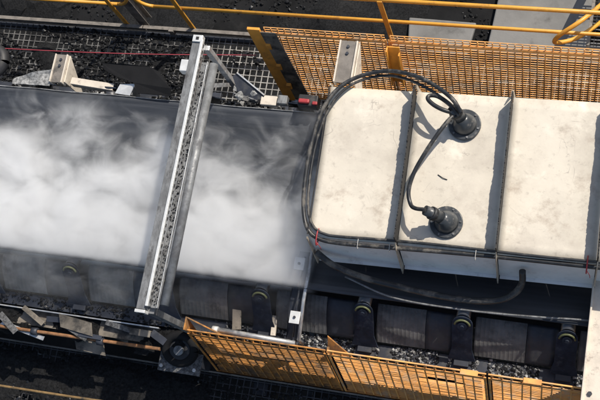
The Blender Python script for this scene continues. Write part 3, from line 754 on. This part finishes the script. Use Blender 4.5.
tag(MB().box((-.92, -.34, -.40), (.05, .20, .03), Matrix.Rotation(RAD(4), 3, 'Z')).build('pale_stick', 'beige', bevel=.003), 'short pale stick standing out among coal behind the capped pipe', 'stick')

# ------------------------------------------------------------------ coal
def heap(name, label, x0, x1, y0, y1, z, thr, hmax, sc, sd, st=.04, m='coalfines'):
    b = MB(); nx_ = int((x1 - x0) / st); ny_ = int((y1 - y0) / st); V = {}
    def hgt(i, j):
        x = x0 + i * st; y = y0 + j * st
        e = min(1, min(i, nx_ - i, j * 1.0, ny_ - j) / 4)
        k = noise.noise((x * sc + sd, y * sc * 1.6, sd)) + .45 * noise.noise((x * sc * 3.1, y * sc * 3.1, sd + 4)) - thr - (1 - e) * .5
        return k
    def vert(i, j):
        if (i, j) not in V:
            x = x0 + i * st + random.uniform(-.4, .4) * st; y = y0 + j * st + random.uniform(-.4, .4) * st
            h = max(-.012, min(1, hgt(i, j) * 1.6) * hmax) + random.uniform(-.004, .007)
            V[(i, j)] = b.bm.verts.new((x, y, z + h))
        return V[(i, j)]
    for i in range(nx_):
        for j in range(ny_):
            if max(hgt(i, j), hgt(i + 1, j), hgt(i, j + 1), hgt(i + 1, j + 1)) > 0:
                b.bm.faces.new((vert(i, j), vert(i + 1, j), vert(i + 1, j + 1), vert(i, j + 1)))
    return stuff(b.build(name, m), label, 'coal')
heap('coal_fines', 'black coal fines caked over the near walkway grating', -7, 4, -2.3, -.86, ZW, -.12, .06, .9, 3.0)
heap('coal_fines', 'black coal fines piled on the far walkway under the red cord', -7, -2.3, 1.85, 3.0, ZW, .14, .07, 1.1, 8.0)
heap('coal_fines', 'coal fines drifted over the yard below the handrails', -8, 7, 3.3, 7.2, ZG, -.1, .16, .6, 2.0, .10)
heap('coal_fines', 'coal fines banked on the beam below the mist', -6, -1.78, -.80, -.36, -.60, -.15, .10, 1.6, 5.0, .03)
def scatter(name, label, n, fn, rmin, rmax, mats, wts, seed):
    rnd = random.Random(seed); b = MB()
    for k in range(n):
        c = fn(rnd); r = rmin + (rmax - rmin) * rnd.random() ** 2.2
        mi = rnd.choices(range(len(mats)), wts)[0]
        b.rock((c[0], c[1], c[2] + r * .35), r, rnd.random() * 1e6, mi)
    return stuff(b.build(name, mats), label, 'coal')
def clumpy(x0, x1, y0, y1, z, thr=-.05, sc=1.3, sd=0):
    def f(r):
        for _ in range(40):
            x = r.uniform(x0, x1); y = r.uniform(y0, y1)
            if noise.noise((x * sc + sd, y * sc * 2.2, sd)) > thr: break
        return (x, y, z)
    return f
scatter('coal_spill', 'coal lumps strewn over the near walkway', 6500, clumpy(-6, 3.5, -2.3, -.86, ZW, -.25, .9, 3), .008, .034, ['coaldull', 'coal'], [5, 1], 1)
scatter('coal_spill', 'coal lumps strewn over the far walkway grating', 4500, clumpy(-7, -2.6, 1.8, 3.0, ZW, -.1, 1.1, 8), .008, .034, ['coaldull', 'coal'], [4, 1], 2)
scatter('coal_spill', 'thin scatter of coal on the far walkway by the guards', 500, clumpy(-2.6, 4, 1.9, 3.0, ZW, .12, 1.6, 5), .010, .04, ['coaldull', 'coal'], [3, 1], 3)
def ledge(r):
    while True:
        x = r.uniform(-1.5, 4.0)
        k = min(abs(x - q) for q in XI)
        if k > .10 and noise.noise((x * 3.1, 0, 4)) > -.22: return (x, r.uniform(-.50, -.355), -.505)
scatter('coal_spill', 'glinting grey coal chips on the beam under the idler brackets', 1800, ledge, .006, .025, ['coal', 'stone', 'palestone', 'coaldull'], [4, 3, 1, 3], 4)
scatter('coal_spill', 'coal chips along the far belt edge near the gantry', 900, clumpy(-4.6, -1.2, 1.87, 1.99, -.50, -.1, 2, 1), .010, .04, ['coal', 'stone', 'coaldull'], [3, 1, 2], 5)
scatter('coal_spill', 'coal chips fallen over the steelwork below the mist', 500, clumpy(-5, -1.5, -.50, -.36, -.50, -.1, 2, 11), .006, .022, ['coaldull', 'coal'], [3, 1], 6)
scatter('coal_yard', 'black coal heaped over the yard below', 5000, clumpy(-7, 6, 3.3, 7.0, ZG, .0, .6, 2), .012, .036, ['coaldull', 'coal'], [8, 1], 7)
scatter('coal_grit', 'coal grit caked along the dust tray of the gantry', 420, lambda r: (-1.79 + r.uniform(.025, .08), r.uniform(-.46, 1.9), .752), .003, .011, ['coal', 'coaldull', 'stone'], [3, 3, 1], 9)
lump = [(-2.14, 1.86, .0, .055), (-2.05, 1.90, -.01, .04), (-2.22, 1.84, .0, .035), (-1.60, 1.90, -.02, .06), (-1.52, 1.86, -.02, .05), (-1.46, 1.93, -.02, .055), (-1.66, 1.97, -.03, .045), (-1.40, 1.85, -.02, .035)]
for k, (x, y, z, r) in enumerate(lump):
    o = MB().rock((0, 0, 0), r, 77 + k).build('coal_lump', 'stone' if k % 3 != 1 else 'coal', loc=(x, y, z))
    tag(o, 'gritty grey coal lump at the far belt edge ' + ('between rubber sheet and gantry' if x < -1.8 else 'beside the gantry leg'), 'coal lump', 'coal lumps on the far belt edge')

# ------------------------------------------------------------------ mist over the open belt
def make_mist():
    b = MB(); b.box((-3.74, .75, .04), (6.48, 2.6, .92))
    m = bpy.data.materials.new('water_mist'); m.use_nodes = True; m.cycles.volume_step_rate = .2
    nt = m.node_tree; N = nt.nodes; L = nt.links
    N.remove(N['Principled BSDF']); out = N['Material Output']
    pv = N.new('ShaderNodeVolumePrincipled'); pv.inputs['Color'].default_value = (.975, .978, .982, 1); pv.inputs['Anisotropy'].default_value = 0.0
    L.new(pv.outputs[0], out.inputs['Volume'])
    g = N.new('ShaderNodeNewGeometry'); sx = N.new('ShaderNodeSeparateXYZ'); L.new(g.outputs['Position'], sx.inputs[0])
    def rng(s, a, c, lo=0., hi=1.):
        r = N.new('ShaderNodeMapRange'); r.interpolation_type = 'SMOOTHSTEP'
        r.inputs['From Min'].default_value = a; r.inputs['From Max'].default_value = c; r.inputs['To Min'].default_value = lo; r.inputs['To Max'].default_value = hi
        L.new(s, r.inputs['Value']); return r.outputs[0]
    def op(o, a, c):
        x = N.new('ShaderNodeMath'); x.operation = o
        for i, s in enumerate((a, c)):
            if isinstance(s, (int, float)): x.inputs[i].default_value = s
            else: L.new(s, x.inputs[i])
        return x.outputs[0]
    mp = N.new('ShaderNodeMapping'); mp.inputs['Scale'].default_value = (.8, 1.0, 1.1); L.new(g.outputs['Position'], mp.inputs[0])
    def nz(scale, det, ro, dist):
        n = N.new('ShaderNodeTexNoise'); n.inputs['Scale'].default_value = scale; n.inputs['Detail'].default_value = det
        n.inputs['Roughness'].default_value = ro; n.inputs['Distortion'].default_value = dist
        L.new(mp.outputs[0], n.inputs['Vector']); return n.outputs['Fac']
    big = nz(1.5, 2, .5, .4); fine = nz(3.4, 7, .64, .65)
    fac = op('ADD', op('MULTIPLY', big, .65), op('MULTIPLY', fine, 1.35))
    # dense towards the near edge of the trough, breaking into wisps near the far edge
    yb = rng(sx.outputs['Y'], .05, 1.85, .25, -.12)
    w = rng(op('ADD', fac, yb), .88, 1.44)
    zf = rng(sx.outputs['Z'], -.12, .42, 1.0, 0.0)
    yl = rng(sx.outputs['X'], -1.5, -3.2, .015, .16)
    yr = rng(sx.outputs['Y'], -.025, .03, 0., 1.0)
    yn = op('MAXIMUM', yl, yr)
    y2 = rng(sx.outputs['Y'], -.50, -.12, 0., 1.0)
    xf = rng(sx.outputs['X'], -.52, -.62, 0., 1.0)
    xl = rng(sx.outputs['X'], -6.9, -5.0, 0., 1.0)
    w = op('MULTIPLY', w, op('MAXIMUM', yr, rng(fine, .38, .66)))
    w = op('MULTIPLY', w, rng(sx.outputs['Y'], 1.78, 1.55, 0., 1.))
    d = op('MULTIPLY', op('MULTIPLY', w, zf), op('MULTIPLY', op('MULTIPLY', yn, y2), op('MULTIPLY', xf, xl)))
    L.new(op('MULTIPLY', d, 8.5), pv.inputs['Density'])
    M['mist'] = m
    o = b.build('mist', 'mist'); stuff(o, 'white water mist drifting low over the open belt', 'mist')
make_mist()
